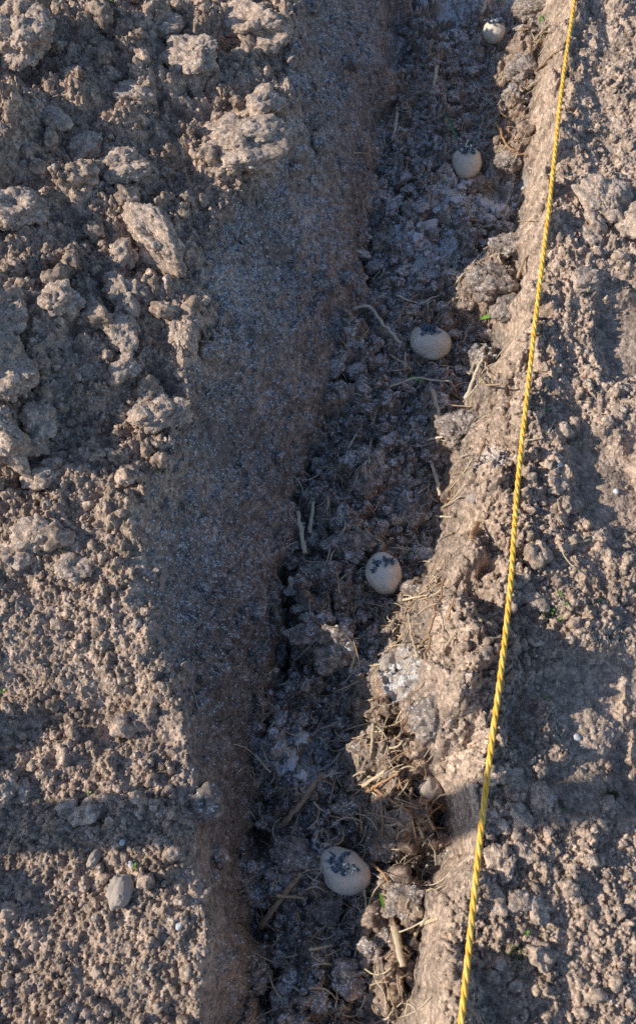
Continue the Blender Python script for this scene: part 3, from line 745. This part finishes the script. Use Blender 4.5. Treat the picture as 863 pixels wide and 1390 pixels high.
ST, BK, GY, RU = M_STRAW, M_STALK, M_GREYST, M_RUST
STALKS = [
 ('straw_stalk', [(478, 421), (500, 432), (521, 448), (541, 482)], 5.5, GY, 'long bent pale straw above left of the third potato'),
 ('straw_stalk', [(528, 484), (550, 499)], 4, ST, 'short straw just below left of the third potato'),
 ('straw_stalk', [(631, 543), (654, 487)], 6.5, GY, 'thick grey stalk standing out right below the third potato'),
 ('straw_stalk', [(585, 536), (598, 584)], 6.5, ST, 'thick beige stalk straight below the third potato'),
 ('straw_stalk', [(526, 528), (560, 524), (612, 527)], 3, GY, 'thin level straw crossing under the green blade below the third potato'),
 ('dead_twig', [(540, 440), (552, 418), (567, 404)], 4, BK, 'brown twig rising above the third potato'),
 ('straw_stalk', [(537, 416), (570, 417), (592, 414)], 2.6, GY, 'thin straw crossing the brown twig above the third potato'),
 ('dead_twig', [(385, 1122), (408, 1092), (436, 1052)], 9, BK, 'thick frayed twig upper left of the lowest potato'),
 ('dead_twig', [(354, 1260), (378, 1225), (409, 1188)], 9.5, BK, 'thick twig lower left of the lowest potato'),
 ('dead_twig', [(391, 1148), (408, 1101)], 3.5, BK, 'thin twig dangling from the thick frayed one'),
 ('straw_stalk', [(347, 1027), (368, 1053)], 3.6, GY, 'short grey straw near the foot of the left bank in the lower trench'),
 ('straw_stalk', [(336, 1097), (350, 1118)], 3.6, GY, 'short grey straw below another one at the foot of the left bank'),
 ('straw_stalk', [(534, 1258), (545, 1312)], 12, ST, 'broad split straw at the bottom of the trench by the right bank'),
 ('straw_stalk', [(556, 1284), (569, 1256)], 6, ST, 'pale straw leaning steeply beside the broad split one'),
 ('straw_stalk', [(567, 1256), (593, 1247)], 6.5, ST, 'pale straw pointing at the bank from the leaning one'),
 ('dead_twig', [(574, 908), (580, 860), (599, 800)], 4, RU, 'long thin reddish stalk across the sunlit heap'),
 ('straw_stalk', [(546, 817), (579, 811)], 4.5, ST, 'level straw below the fourth potato reaching into the sun'),
 ('straw_stalk', [(414, 754), (404, 698)], 8, GY, 'flat grey stalk along the foot of the left bank'),
 ('straw_stalk', [(420, 726), (426, 682)], 6, GY, 'narrow grey stalk right beside the flat one'),
 ('dead_twig', [(694, 401), (705, 372), (716, 350)], 5, BK, 'brown twig against the right bank above the green leaf'),
 ('dead_twig', [(725, 108), (745, 88), (762, 70)], 5, BK, 'brown twig resting on the right bank near the top'),
 ('straw_stalk', [(704, 47), (723, 48)], 5, ST, 'bright straw right of the topmost potato'),
 ('dead_twig', [(726, 64), (736, 47), (752, 41)], 4, BK, 'bent twig right of the bright straw near the top'),
 ('dead_twig', [(670, 187), (690, 204), (713, 222)], 3.5, RU, 'rusty twig right of the second potato'),
 ('straw_stalk', [(798, 736), (770, 740), (758, 750), (766, 766), (806, 797)], 3, ST, 'thin bent straw shaped like a hook on the soil right of the line'),
 ('straw_stalk', [(713, 600), (736, 597)], 2.6, ST, 'tiny straw touching the line halfway down'),
 ('straw_stalk', [(699, 316), (724, 309)], 2.6, ST, 'tiny straw on the smooth bank left of the line'),
 ('straw_stalk', [(742, 591), (752, 572)], 2.6, GY, 'tiny grey straw right of the line above the middle hollow'),
 ('straw_stalk', [(77, 781), (96, 757)], 5, GY, 'whitish sliver among the clods of the left bed'),
 ('straw_stalk', [(261, 932), (273, 972)], 2.2, BK, 'hair thin stalk on the lower part of the left slope'),
 ('straw_stalk', [(490, 1072), (518, 1050), (547, 1024)], 5, ST, 'long straw on top of the straw heap'),
 ('straw_stalk', [(496, 1078), (539, 1052)], 4.5, RU, 'rusty straw lying beneath the long one on the heap'),
 ('straw_stalk', [(506, 1078), (552, 1106)], 4, RU, 'rusty straw at the lower side of the heap'),
 ('straw_stalk', [(488, 1092), (490, 1132)], 4.5, RU, 'upright orange straw below the straw heap'),
 ('straw_stalk', [(505, 988), (502, 1030)], 4.5, ST, 'upright straw above the straw heap'),
 ('straw_stalk', [(558, 1114), (563, 1138)], 4, ST, 'left of two short pale straws below the straw heap'),
 ('straw_stalk', [(563, 1112), (573, 1139)], 5, GY, 'right of two short pale straws below the straw heap'),
 ('dead_twig', [(580, 1140), (588, 1158), (591, 1182)], 2.6, GY, 'thin curved rootlet hanging at the bank right of the lowest potato'),
 ('straw_stalk', [(584, 630), (590, 656), (594, 682)], 6, GY, 'upright stalk with a brown end in the shaded middle of the trench'),
 ('straw_stalk', [(590, 704), (611, 704)], 4.5, GY, 'short greenish straw just inside the shade above the sunlit heap'),
 ('dead_twig', [(646, 632), (658, 598)], 4, BK, 'brown stalk in the sunlit heap below the large dark clod'),
 ('bark_chip', [(637, 736), (646, 717)], 9, RU, 'reddish bark chip on the sunlit bank left of the line'),
 ('dead_twig', [(640, 531), (655, 543), (675, 541)], 3.6, BK, 'curled root at the bank right of the thick grey stalk'),
 ('dead_twig', [(653, 24), (662, -4)], 4.5, GY, 'grey stick poking up behind the topmost potato'),
 ('straw_stalk', [(538, 166), (533, 200)], 4.5, GY, 'upright straw at the left side of the upper trench'),
 ('straw_stalk', [(592, 92), (588, 122)], 5, GY, 'pale straw between topmost and second potato'),
 ('straw_stalk', [(478, 208), (497, 213)], 2.6, ST, 'tiny straw near the lower edge of the left slope up high'),
 ('straw_stalk', [(459, 458), (474, 487)], 3.6, BK, 'brown straw at the foot of the left bank beside the third potato'),
 ('straw_stalk', [(500, 630), (503, 600)], 3.2, ST, 'short upright straw among dark lumps in the middle'),
 ('straw_stalk', [(472, 612), (484, 590)], 3, GY, 'short slanting straw by the bank in the middle'),
 ('straw_stalk', [(577, 608), (610, 598)], 4.5, GY, 'frayed straw at the foot of the large dark clod'),
 ('straw_stalk', [(600, 554), (640, 553)], 2.6, BK, 'thin brown straw above the large dark clod'),
 ('straw_stalk', [(400, 815), (392, 790)], 2.6, ST, 'thin straw on the step of the left bank'),
 ('straw_stalk', [(366, 918), (380, 905)], 3.4, ST, 'short bright straw in the dark gap under the left bank'),
 ('straw_stalk', [(474, 915), (482, 888)], 4, GY, 'short stalk between the rounded lump and the powder patch'),
 ('straw_stalk', [(406, 945), (412, 930)], 3, ST, 'tiny straw in the shade above the thick frayed twig'),
 ('straw_stalk', [(358, 1195), (368, 1212)], 4, ST, 'short straw crossing the upper part of the lower thick twig'),
 ('straw_stalk', [(375, 1216), (414, 1220)], 4, ST, 'straw lying across the middle of the lower thick twig'),
 ('straw_stalk', [(420, 1290), (452, 1284)], 4.5, GY, 'flat straw at the bottom of the trench'),
 ('straw_stalk', [(446, 1184), (472, 1210), (488, 1216)], 4, BK, 'brown straw curving under the lowest potato'),
 ('straw_stalk', [(501, 1172), (520, 1186), (527, 1200)], 4, RU, 'orange straw right of the lowest potato'),
 ('straw_stalk', [(558, 868), (552, 836)], 3.6, ST, 'straw standing in the lit heap below the fourth potato'),
 ('straw_stalk', [(604, 850), (614, 815)], 3.6, RU, 'rusty straw in the lit heap right of the long reddish stalk'),
 ('straw_stalk', [(618, 860), (603, 880)], 4.5, ST, 'straw on the lit heap below a rusty one'),
 ('straw_stalk', [(564, 900), (556, 862)], 5, ST, 'broad pale straw at the lower left of the lit heap'),
 ('straw_stalk', [(656, 495), (668, 522)], 3, ST, 'small straw beside the top of the thick grey stalk'),
 ('straw_stalk', [(622, 498), (636, 514)], 3, ST, 'small straw between third potato and thick grey stalk'),
]
for s in STALKS: stalk(s[0], s[1], s[2], s[3], s[4], {'straw_stalk': 'straw', 'dead_twig': 'twig', 'bark_chip': 'bark chip'}[s[0]])

def litter():
    Vs, Fs, mats, off = [], [], [], 0
    n = 0
    tries = 0
    while n < 1100 and tries < 20000:
        tries += 1
        px = random.uniform(330, 760); py = random.uniform(-20, 1390)
        p = at(px, py, -.13)
        fl = float(lookup(FLr, p[0], p[1])); sunny = float(lookup(manure, p[0], p[1]))
        cl = 1.0 if (np.hypot(px-545, (py-1060)) < 70 or np.hypot(px-585, py-860) < 75 or np.hypot(px-690, py-150) < 80) else .32
        if sunny < .35 or random.random() > cl: continue
        L_ = random.choice([.008, .012, .016, .022, .03])*random.uniform(.8, 1.3); a = random.uniform(0, 6.28)
        t = np.linspace(-.5, .5, 5)*L_
        bend = random.uniform(-.25, .25)*L_
        x = p[0]+np.cos(a)*t-np.sin(a)*bend*(1-(2*t/L_)**2); y = p[1]+np.sin(a)*t+np.cos(a)*bend*(1-(2*t/L_)**2)
        h = hz(x, y); z = np.linspace(h[0], h[-1], 5); z = z+np.max(h-z)*.9+random.uniform(.0005, .003)
        V_, F_ = tube_np(np.column_stack([x, y, z]), random.uniform(.0004, .0011), 5, .7)
        Vs.append(V_); Fs += [tuple(i+off for i in f) for f in F_]
        mats += [random.choice([0, 0, 0, 1, 1, 3] if cl > .5 else [0, 1, 1, 2, 2])]*len(F_); off += len(V_); n += 1
    me = mesh_py('straw_litter', np.vstack(Vs), Fs)
    for m in (ST, BK, GY, RU): me.materials.append(m)
    me.polygons.foreach_set('material_index', np.array(mats, np.int32))
    o = bpy.data.objects.new('straw_litter', me); COL.objects.link(o)
    tag(o, 'short bits of rotted straw mixed into the dark manure', 'straw litter', kind='stuff')
litter()

# ------------------------------------------------------------------ potatoes
def potato_mat(name, c1, c2, wrinkle):
    m, nt, b = new_mat(name)
    tc = N(nt, 'ShaderNodeTexCoord'); vec = tc.outputs['Object']
    n1 = noise(nt, vec, 45, 5); n2 = noise(nt, vec, 260, 4, .7); n3_ = noise(nt, vec, 900, 2)
    c = mixc(nt, ramp(nt, n1, .35, .65), c1, c2)
    c = mixc(nt, mth(nt, 'MULTIPLY', ramp(nt, n2, .56, .72), .15), c, (.20, .15, .105))
    c = mixc(nt, mth(nt, 'MULTIPLY', ramp(nt, noise(nt, vec, 90, 4), .60, .70), .45), c, (.15, .11, .085))
    sz = N(nt, 'ShaderNodeSeparateXYZ'); nt.links.new(vec, sz.inputs[0])
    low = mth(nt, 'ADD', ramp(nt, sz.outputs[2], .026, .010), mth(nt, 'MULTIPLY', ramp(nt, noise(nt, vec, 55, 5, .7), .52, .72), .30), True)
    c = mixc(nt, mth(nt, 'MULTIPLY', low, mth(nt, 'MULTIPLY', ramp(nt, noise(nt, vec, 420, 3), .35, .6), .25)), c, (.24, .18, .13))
    nt.links.new(c, b.inputs['Base Color']); b.inputs['Roughness'].default_value = .50
    b.inputs['Specular IOR Level'].default_value = .35
    bp = N(nt, 'ShaderNodeBump'); bp.inputs['Strength'].default_value = .8; bp.inputs['Distance'].default_value = .0006+.0012*wrinkle
    mp = N(nt, 'ShaderNodeMapping'); mp.inputs['Scale'].default_value = (.5, 1.2, 1.2); nt.links.new(vec, mp.inputs[0])
    wr = N(nt, 'ShaderNodeTexVoronoi', feature='DISTANCE_TO_EDGE'); wr.inputs['Scale'].default_value = 170
    wv = N(nt, 'ShaderNodeVectorMath', operation='ADD')
    nn = N(nt, 'ShaderNodeTexNoise'); nn.inputs['Scale'].default_value = 80; nt.links.new(vec, nn.inputs['Vector'])
    ms = N(nt, 'ShaderNodeVectorMath', operation='SCALE'); ms.inputs['Scale'].default_value = .02
    nt.links.new(nn.outputs['Color'], ms.inputs[0]); nt.links.new(mp.outputs[0], wv.inputs[0]); nt.links.new(ms.outputs[0], wv.inputs[1])
    nt.links.new(wv.outputs[0], wr.inputs['Vector'])
    hh = mth(nt, 'ADD', mth(nt, 'MULTIPLY', ramp(nt, wr.outputs['Distance'], 0, .25), wrinkle), mth(nt, 'MULTIPLY', n1, .5))
    nt.links.new(hh, bp.inputs['Height']); nt.links.new(bp.outputs[0], b.inputs['Normal'])
    return m

def sprout_mat():
    m, nt, b = new_mat('sprout_shoot')
    tc = N(nt, 'ShaderNodeTexCoord'); vec = tc.outputs['Object']
    c = mixc(nt, ramp(nt, noise(nt, vec, 330, 3), .42, .62), (.04, .07, .11), (.19, .28, .37))
    c = mixc(nt, mth(nt, 'MULTIPLY', ramp(nt, noise(nt, vec, 520, 2), .64, .70), .8), c, (.42, .46, .50))
    nt.links.new(c, b.inputs['Base Color']); b.inputs['Roughness'].default_value = .5
    return m
M_SPROUT = sprout_mat()
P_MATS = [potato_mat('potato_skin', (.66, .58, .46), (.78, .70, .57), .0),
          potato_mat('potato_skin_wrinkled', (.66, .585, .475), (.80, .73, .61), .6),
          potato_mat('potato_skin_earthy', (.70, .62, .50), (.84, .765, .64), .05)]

def sprout_mesh(seed, n, spread, h):
    """a knot of short knobbly shoots growing from one eye, +Z outwards"""
    n = int(n*1.25); spread *= 1.12; h *= 1.15
    R_ = random.Random(seed); Vs, Fl, off = [], [], 0
    v0, f0 = ICO[2]
    def knob(c, r, s):
        nonlocal off
        q = v0*(1+.3*vn3(v0*2.2+s, 5)[:, None])*r+c
        Vs.append(q); Fl.extend([tuple(i+off for i in f) for f in f0.tolist()]); off += len(q)
    for i in range(n):
        a = R_.uniform(0, 6.28); d = spread*math.sqrt(R_.random())
        b0 = np.array([d*math.cos(a), d*math.sin(a), -.0015])
        tip = b0+np.array([R_.uniform(-1, 1)*h*.7, R_.uniform(-1, 1)*h*.7, h*R_.uniform(.5, 1.1)])
        k = 4
        P = [b0+(tip-b0)*t+np.array([R_.uniform(-1, 1), R_.uniform(-1, 1), 0])*h*.10*t for t in np.linspace(0, 1, k+1)]
        V_, F_ = tube_np(P, np.linspace(.0017, .0007, k+1), 7)
        Vs.append(V_); Fl.extend([tuple(i+off for i in f) for f in F_]); off += len(V_)
        for j in range(7):                                   # scale leaves and root nubs
            t = R_.uniform(.1, 1); c = b0+(tip-b0)*t+np.array([R_.uniform(-1, 1), R_.uniform(-1, 1), R_.uniform(-.4, 1)])*.0016
            knob(c, R_.uniform(.0006, .0013), R_.uniform(0, 50))
    return mesh_py('sprout', np.vstack(Vs), Fl)

def potato(px, py, w, h, rot, mat, label, sprouts, seed, zoff=0.0, egg=.12, tall=.86):
    p = hit(px, py); k = mpp(px, py, FLOOR+.03)
    rx = w*k*.5; ry = h*k*.5
    v, f = ICO[5]; v = v.copy(); q = v+seed*3.7
    r = 1+.085*vn3(q*1.3, seed)+.04*vn3(q*3.1, seed+3)+.006*vn3(q*9, seed+5)
    P = v*r[:, None]
    P[:, 0] *= 1+egg*v[:, 1]
    for (sx, sy, *_r) in sprouts:                             # shallow eye dimples
        n_ = np.array([sx, sy, math.sqrt(max(.05, 1-sx*sx-sy*sy))]); dd = np.linalg.norm(v-n_, axis=1)
        P *= (1-.05*np.exp(-(dd/.16)**2))[:, None]
    sc = np.array([rx, ry*1.02, min(rx, ry)*tall*1.1])
    P = P*sc
    root = bpy.data.objects.new('seed_potato', None); COL.objects.link(root)
    root.empty_display_size = .02
    gz = float(np.median(hz(p[0]+np.cos(np.linspace(0, 6, 24))*rx*.8, p[1]+np.sin(np.linspace(0, 6, 24))*ry*.8)))
    # move along the line of sight to the resting height
    zc = gz+sc[2]*.54+zoff
    c = at(px, py, zc)
    root.location = (c[0], c[1], zc-sc[2]*.8); root.rotation_euler = (.12, -.05, rot)
    me = mesh_np('skin', P+np.array([0, 0, sc[2]*.8]), f)
    link('skin', me, mat, root)
    for (sx, sy, n_, spread, hh) in sprouts:
        nz = math.sqrt(max(.05, 1-sx*sx-sy*sy)); n0 = np.array([sx, sy, nz])
        i = int(np.argmin(np.linalg.norm(v-n0, axis=1)))
        pos = P[i]+np.array([0, 0, sc[2]*.8]); nn = n0/sc; nn = nn/np.linalg.norm(nn)
        sm = sprout_mesh(seed*10+int(100*sx)+n_, n_, spread, hh)
        o = link('sprout', sm, M_SPROUT, root, pos)
        o.rotation_euler = Vector(nn).to_track_quat('Z', 'Y').to_euler()
    tag(root, label, 'potato', 'seed potatoes set out along the trench')
    return root

POT = [
 (670, 42, 29, 32, .3, P_MATS[0], 'small pale seed potato at the far top end of the trench', [(-.20, .18, 6, .004, .013), (.30, .20, 3, .003, .009)], 2, .006),
 (634, 221, 40, 40, -.2, P_MATS[0], 'pale round seed potato, second from the top, with a spiky sprout tuft', [(-.15, .16, 8, .004, .017), (.28, .22, 4, .003, .011)], 3, .005),
 (584, 464, 57, 46, -.35, P_MATS[1], 'wrinkled oval seed potato, third from the top, beside straw', [(-.38, .42, 10, .007, .007), (-.02, .46, 8, .005, .008), (-.28, .08, 7, .005, .006), (.12, .22, 7, .005, .006)], 4, .004),
 (522, 776, 50, 57, .25, P_MATS[2], 'smooth egg shaped seed potato in the middle of the trench with three blue sprouts', [(-.35, .45, 7, .005, .006), (.10, .52, 3, .003, .005), (.42, .40, 7, .005, .006), (-.62, .12, 4, .003, .005), (0., .22, 3, .003, .004)], 5, .002),
 (468, 1180, 70, 54, -.55, P_MATS[2], 'largest seed potato at the bottom with pale tipped sprouts', [(-.30, .30, 11, .008, .008), (.15, .18, 7, .006, .007), (-.12, -.18, 5, .004, .006), (.45, .45, 2, .002, .004), (-.2, .75, 3, .003, .005)], 6, .004),
]
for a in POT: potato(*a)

# ------------------------------------------------------------------ the yellow garden line
def rope():
    pix = [(780, -30), (777, 0), (757, 140), (735, 330), (715, 500), (690, 720), (670, 900), (652, 1040), (636, 1200), (625, 1298), (613, 1410)]
    W = np.array([at(a, b, .008)[:2] for a, b in pix])
    d0 = W[1]-W[0]; d1 = W[-1]-W[-2]
    W = np.vstack([W[0]-d0/np.linalg.norm(d0)*1.2, W, W[-1]+d1/np.linalg.norm(d1)*.8])
    s = np.r_[0, np.cumsum(np.linalg.norm(np.diff(W, axis=0), axis=1))]
    ds = .0016; t = np.arange(0, s[-1], ds)
    x = np.interp(t, s, W[:, 0]); y = np.interp(t, s, W[:, 1])
    def sm(a, n):
        k = np.hanning(n); k /= k.sum(); return np.convolve(np.pad(a, n//2, 'edge'), k, 'valid')[:len(a)]
    x = sm(x, 121); y = sm(y, 121)
    g_ = np.max([hz(x+o, y) for o in (-.002, 0, .002)], axis=0)
    # pulled taut: it rides on the highest crumbs and hangs straight between them
    w = 75
    zmax = np.array([g_[max(0, i-w):i+w+1].max() for i in range(len(g_))])
    z = np.maximum(sm(zmax, 161)-.0005, sm(g_, 31))+.0028
    R0 = .0014; rs = .00175
    C = np.column_stack([x, y, z])
    T = np.gradient(C, axis=0); T /= np.linalg.norm(T, axis=1)[:, None]
    A = np.cross(T, [0, 0, 1.]); A /= np.linalg.norm(A, axis=1)[:, None]; Bn = np.cross(A, T)
    root = bpy.data.objects.new('garden_line', None); COL.objects.link(root)
    root.location = C[len(C)//2]; root.empty_display_size = .05
    c0 = np.array(root.location)
    m, nt, b = new_mat('yellow_twine')
    tc = N(nt, 'ShaderNodeTexCoord'); vec = tc.outputs['Object']
    c = mixc(nt, ramp(nt, noise(nt, vec, 160, 3), .35, .65), (.82, .39, .018), (.93, .55, .065))
    c = mixc(nt, mth(nt, 'MULTIPLY', ramp(nt, noise(nt, vec, 1500, 2), .55, .7), .5), c, (.85, .68, .25))
    c = mixc(nt, mth(nt, 'MULTIPLY', ramp(nt, noise(nt, vec, 14, 6, .75), .50, .66), .45), c, (.42, .27, .10))
    nt.links.new(c, b.inputs['Base Color']); b.inputs['Roughness'].default_value = .55
    bp = N(nt, 'ShaderNodeBump'); bp.inputs['Strength'].default_value = .6; bp.inputs['Distance'].default_value = .0004
    nt.links.new(noise(nt, vec, 1300, 3), bp.inputs['Height']); nt.links.new(bp.outputs[0], b.inputs['Normal'])
    m2 = m.copy(); m2.name = 'pale_twine'
    for nd in m2.node_tree.nodes:
        if nd.type == 'MIX':
            for i in (6, 7):
                if not nd.inputs[i].is_linked:
                    v_ = nd.inputs[i].default_value; nd.inputs[i].default_value = (min(1, v_[0]*1.06), min(1, v_[1]*1.12+.03), v_[2]+.07, 1)
    for q in range(3):
        ph = 2*np.pi*(t/.036+.25*np.sin(t*2.1)+.08*np.sin(t*9.))+q*2*np.pi/3
        P = C+R0*(np.cos(ph)[:, None]*A+np.sin(ph)[:, None]*Bn)-c0
        seg = 9; th = np.linspace(0, 2*np.pi, seg, endpoint=False)
        TT = np.gradient(P, axis=0); TT /= np.linalg.norm(TT, axis=1)[:, None]
        A2 = np.cross(TT, [0, 0, 1.]); A2 /= np.linalg.norm(A2, axis=1)[:, None]; B2 = np.cross(A2, TT)
        rr = rs*(1+.04*np.sin(t*900+q)+.05*rng.normal(0, 1, len(t)).clip(-1, 1))
        V_ = (P[:, None]+rr[:, None, None]*(np.cos(th)[None, :, None]*A2[:, None]+np.sin(th)[None, :, None]*B2[:, None])).reshape(-1, 3)
        i_ = np.arange(len(t)-1)[:, None]*seg; j_ = np.arange(seg)[None, :]; k_ = (j_+1) % seg
        Fq_ = np.stack([i_+j_, i_+k_, i_+seg+k_, i_+seg+j_], -1).reshape(-1, 4)
        link('strand', mesh_np('strand', V_, Fq_), m2 if q == 0 else m, root)
    tag(root, 'yellow twisted garden line stretched along the right edge of the trench', 'garden line')
rope()

# ------------------------------------------------------------------ green bits
def blade(name, pix, wpx, mat, label, cat, lift=.9, rise=.0):
    P = lay(pix, lift, 8); k = mpp(pix[0][0], pix[0][1], P[0, 2])
    n = len(P); P[:, 2] += .002+rise*np.linspace(0, 1, n)
    w = wpx*k*.5*np.sin(np.linspace(.35, 2.95, n))**.6
    T = np.gradient(P, axis=0); A = np.cross(T, [0, 0, 1.]); A /= np.linalg.norm(A, axis=1)[:, None]+1e-9
    c = P.mean(0)
    V_ = np.concatenate([P-A*w[:, None], P-np.array([0, 0, 1])*w[:, None]*.25, P+A*w[:, None]])-c
    Fl = []
    for i in range(n-1):
        Fl += [(i, i+1, n+i+1, n+i), (n+i, n+i+1, 2*n+i+1, 2*n+i)]
    o = link(name, mesh_py(name, V_, Fl), mat, loc=c); tag(o, label, cat); return o

blade('leaf_blade', [(649, 438), (669, 430)], 7.5, M_GREEN, 'bright green scrap of leaf on the sunlit heap', 'leaf')
blade('grass_blade', [(556, 514), (573, 523)], 5, M_GREEN, 'green grass blade below the third potato', 'grass blade')
blade('grass_blade', [(515, 1212), (520, 1233)], 4.5, M_GREEN, 'green grass blade right of the lowest potato', 'grass blade')
blade('grass_blade', [(598, 162), (610, 180), (620, 198)], 4.5, M_DKGREEN, 'dark green blade beside the second potato', 'grass blade', .9, .004)
blade('grass_blade', [(672, 10), (690, -4)], 4, M_DKGREEN, 'dark green blade at the very top of the trench', 'grass blade', .9, .004)
blade('grass_blade', [(730, 44), (732, 30)], 5, M_GREEN, 'upright green blade on the lump right of the topmost potato', 'grass blade', .9, .01)

def seedling(px, py, size, yaw, label, leaves=2):
    p = hit(px, py); k = mpp(px, py, p[2]); s = size*k*.5
    root = bpy.data.objects.new('seedling', None); COL.objects.link(root); root.location = p; root.rotation_euler = (0, 0, yaw)
    root.empty_display_size = .01
    V_, F_ = tube_np([(0, 0, -.003), (0, 0, .002), (.0004, 0, .0045)], .0005, 6)
    link('stem', mesh_py('stem', V_, F_), M_GREEN, root)
    for i in range(leaves):
        a = i*2*math.pi/leaves+.3*i
        vs = []; n = 7
        for j in range(n):
            t = j/(n-1); w = s*.42*math.sin(math.pi*min(1, t*.93+.07))**.7; x = t*s*1.15
            z = .0045+.35*s*math.sin(t*2.2)
            vs += [(x, -w, z+.15*w), (x, 0, z-.05*w), (x, w, z+.15*w)]
        vs = [(x*math.cos(a)-y*math.sin(a), x*math.sin(a)+y*math.cos(a), z) for x, y, z in vs]
        fs = []
        for j in range(n-1):
            b0 = j*3; fs += [(b0, b0+3, b0+4, b0+1), (b0+1, b0+4, b0+5, b0+2)]
        link('leaf', mesh_py('leaf', vs, fs), M_GREEN, root)
    tag(root, label, 'seedling', 'weed seedlings sprouting on bare soil')
SEED = [(6, 939, 9, .3, 'tiny seedling on the left picture edge of the lower bed'),
        (184, 1176, 8, 1.2, 'tiny seedling above the pale egg sized stone'),
        (123, 1077, 6, .5, 'tiny seedling above the flat slab in the left shadow band'),
        (67, 1230, 5, .9, 'tiny seedling in the bottom left sunlit soil'),
        (740, 559, 7, 0, 'yellowish seedling between the line and the upper hollow'),
        (757, 808, 9, 2., 'topmost seedling of the little cluster by the moss'),
        (748, 832, 8, 1., 'middle seedling of the little cluster by the moss'),
        (757, 842, 8, .2, 'lowest seedling of the little cluster by the moss'),
        (766, 822, 7, .8, 'seedling at the right side of the little cluster by the moss'),
        (811, 817, 6, .4, 'lone pale seedling right of the mossy cluster'),
        (739, 948, 7, 2.4, 'seedling in the dark shade by the right hollow'),
        (763, 1100, 6, .4, 'seedling at the lower edge of the right shadow band'),
        (713, 1267, 9, .8, 'seedling among the bottom right clods'),
        (640, 1257, 8, .1, 'seedling close to the right of the line at the bottom'),
        (678, 1302, 7, .1, 'seedling at the very bottom right of the line'),
        (151, 5, 5, .1, 'tiny seedling at the top edge of the left bed')]
for a in SEED: seedling(*a)

def moss(px, py, r_px, label):
    p = hit(px, py); k = mpp(px, py, p[2]); Vs, Fl, off = [], [], 0
    for i in range(420):
        a = random.uniform(0, 6.28); d = r_px*k*math.sqrt(random.random())*(1+.4*math.sin(3*a))
        x, y = p[0]+d*math.cos(a), p[1]+d*math.sin(a); z = float(hz(x, y))
        b_ = random.uniform(0, 6.28); l = random.uniform(.001, .0022); w = .0006
        e = (math.cos(b_)*l, math.sin(b_)*l); n_ = (-math.sin(b_)*w, math.cos(b_)*w)
        Vs += [(x-n_[0], y-n_[1], z-.0003), (x+n_[0], y+n_[1], z-.0003), (x+e[0], y+e[1], z+random.uniform(.0008, .0022))]
        Fl.append((off, off+1, off+2)); off += 3
    o = link('moss', mesh_py('moss', Vs, Fl, False), M_MOSS); tag(o, label, 'moss', kind='stuff')
moss(742, 832, 16, 'film of green moss around the seedling cluster')
moss(828, 1082, 9, 'green moss on the low clod at the far right')
moss(700, 1296, 16, 'film of moss at the bottom right')

# ------------------------------------------------------------------ an added stake, out of view on the left, to cast the shadow band
def stake():
    c = at(60, 1118, 0); d = .62
    x = c[0]-d*math.cos(SUN_AZ); y = c[1]-d*math.sin(SUN_AZ); z = smooth_h(x, y, .02)
    bm = bmesh.new()
    bmesh.ops.create_cube(bm, size=1)
    for v in bm.verts: v.co = (v.co.x*.044, v.co.y*.047, (v.co.z+.5)*1.05-.12)
    bmesh.ops.bevel(bm, geom=bm.edges[:], offset=.003, segments=2, affect='EDGES')
    me = bpy.data.meshes.new('shadow_stake'); bm.to_mesh(me); bm.free()
    o = link('shadow_stake', me, M_WOOD, loc=(x, y, z)); o.rotation_euler = (.01, -.02, .1)
    tag(o, 'added square wooden stake out of view on the left, casting the shadow band', 'stake')
stake()

# ------------------------------------------------------------------ light, sky, camera
w = bpy.data.worlds.new('World'); scene.world = w; w.use_nodes = True
nt = w.node_tree; nt.nodes.clear()
wo = nt.nodes.new('ShaderNodeOutputWorld'); bg = nt.nodes.new('ShaderNodeBackground'); sky = nt.nodes.new('ShaderNodeTexSky')
sky.sky_type = 'NISHITA'; sky.sun_disc = False; sky.sun_elevation = SUN_EL
ldir = Vector((math.cos(SUN_EL)*math.cos(SUN_AZ), math.cos(SUN_EL)*math.sin(SUN_AZ), -math.sin(SUN_EL)))
sky.sun_rotation = math.atan2(-ldir.x, -ldir.y) % (2*math.pi)
sky.altitude = 50; sky.air_density = 1.0; sky.dust_density = .7; sky.ozone_density = 4.0
nt.links.new(sky.outputs[0], bg.inputs[0]); bg.inputs[1].default_value = .15; nt.links.new(bg.outputs[0], wo.inputs[0])
sl = bpy.data.lights.new('sun', 'SUN'); sl.energy = 5.0; sl.angle = math.radians(.53); sl.color = (1.0, .915, .80)
so = bpy.data.objects.new('sun', sl); COL.objects.link(so); so.rotation_euler = ldir.to_track_quat('-Z', 'Y').to_euler(); so.location = (-2, 0, 2)

cd = bpy.data.cameras.new('camera'); co = bpy.data.objects.new('camera', cd); COL.objects.link(co)
co.location = CAM; co.rotation_euler = (PITCH, 0, 0)
cd.sensor_fit = 'VERTICAL'; cd.sensor_height = 36; cd.sensor_width = 24; cd.lens = 36*F/IH
cd.shift_y = -(IH/2-PCY)/IH
cd.shift_x = 0
cd.clip_start = .01; cd.clip_end = 500
cd.dof.use_dof = True; cd.dof.focus_distance = 1.22; cd.dof.aperture_fstop = 9
scene.camera = co
scene.view_settings.view_transform = 'Standard'; scene.view_settings.look = 'None'
scene.view_settings.exposure = 0; scene.view_settings.gamma = 1
scene.cycles.use_denoising = False
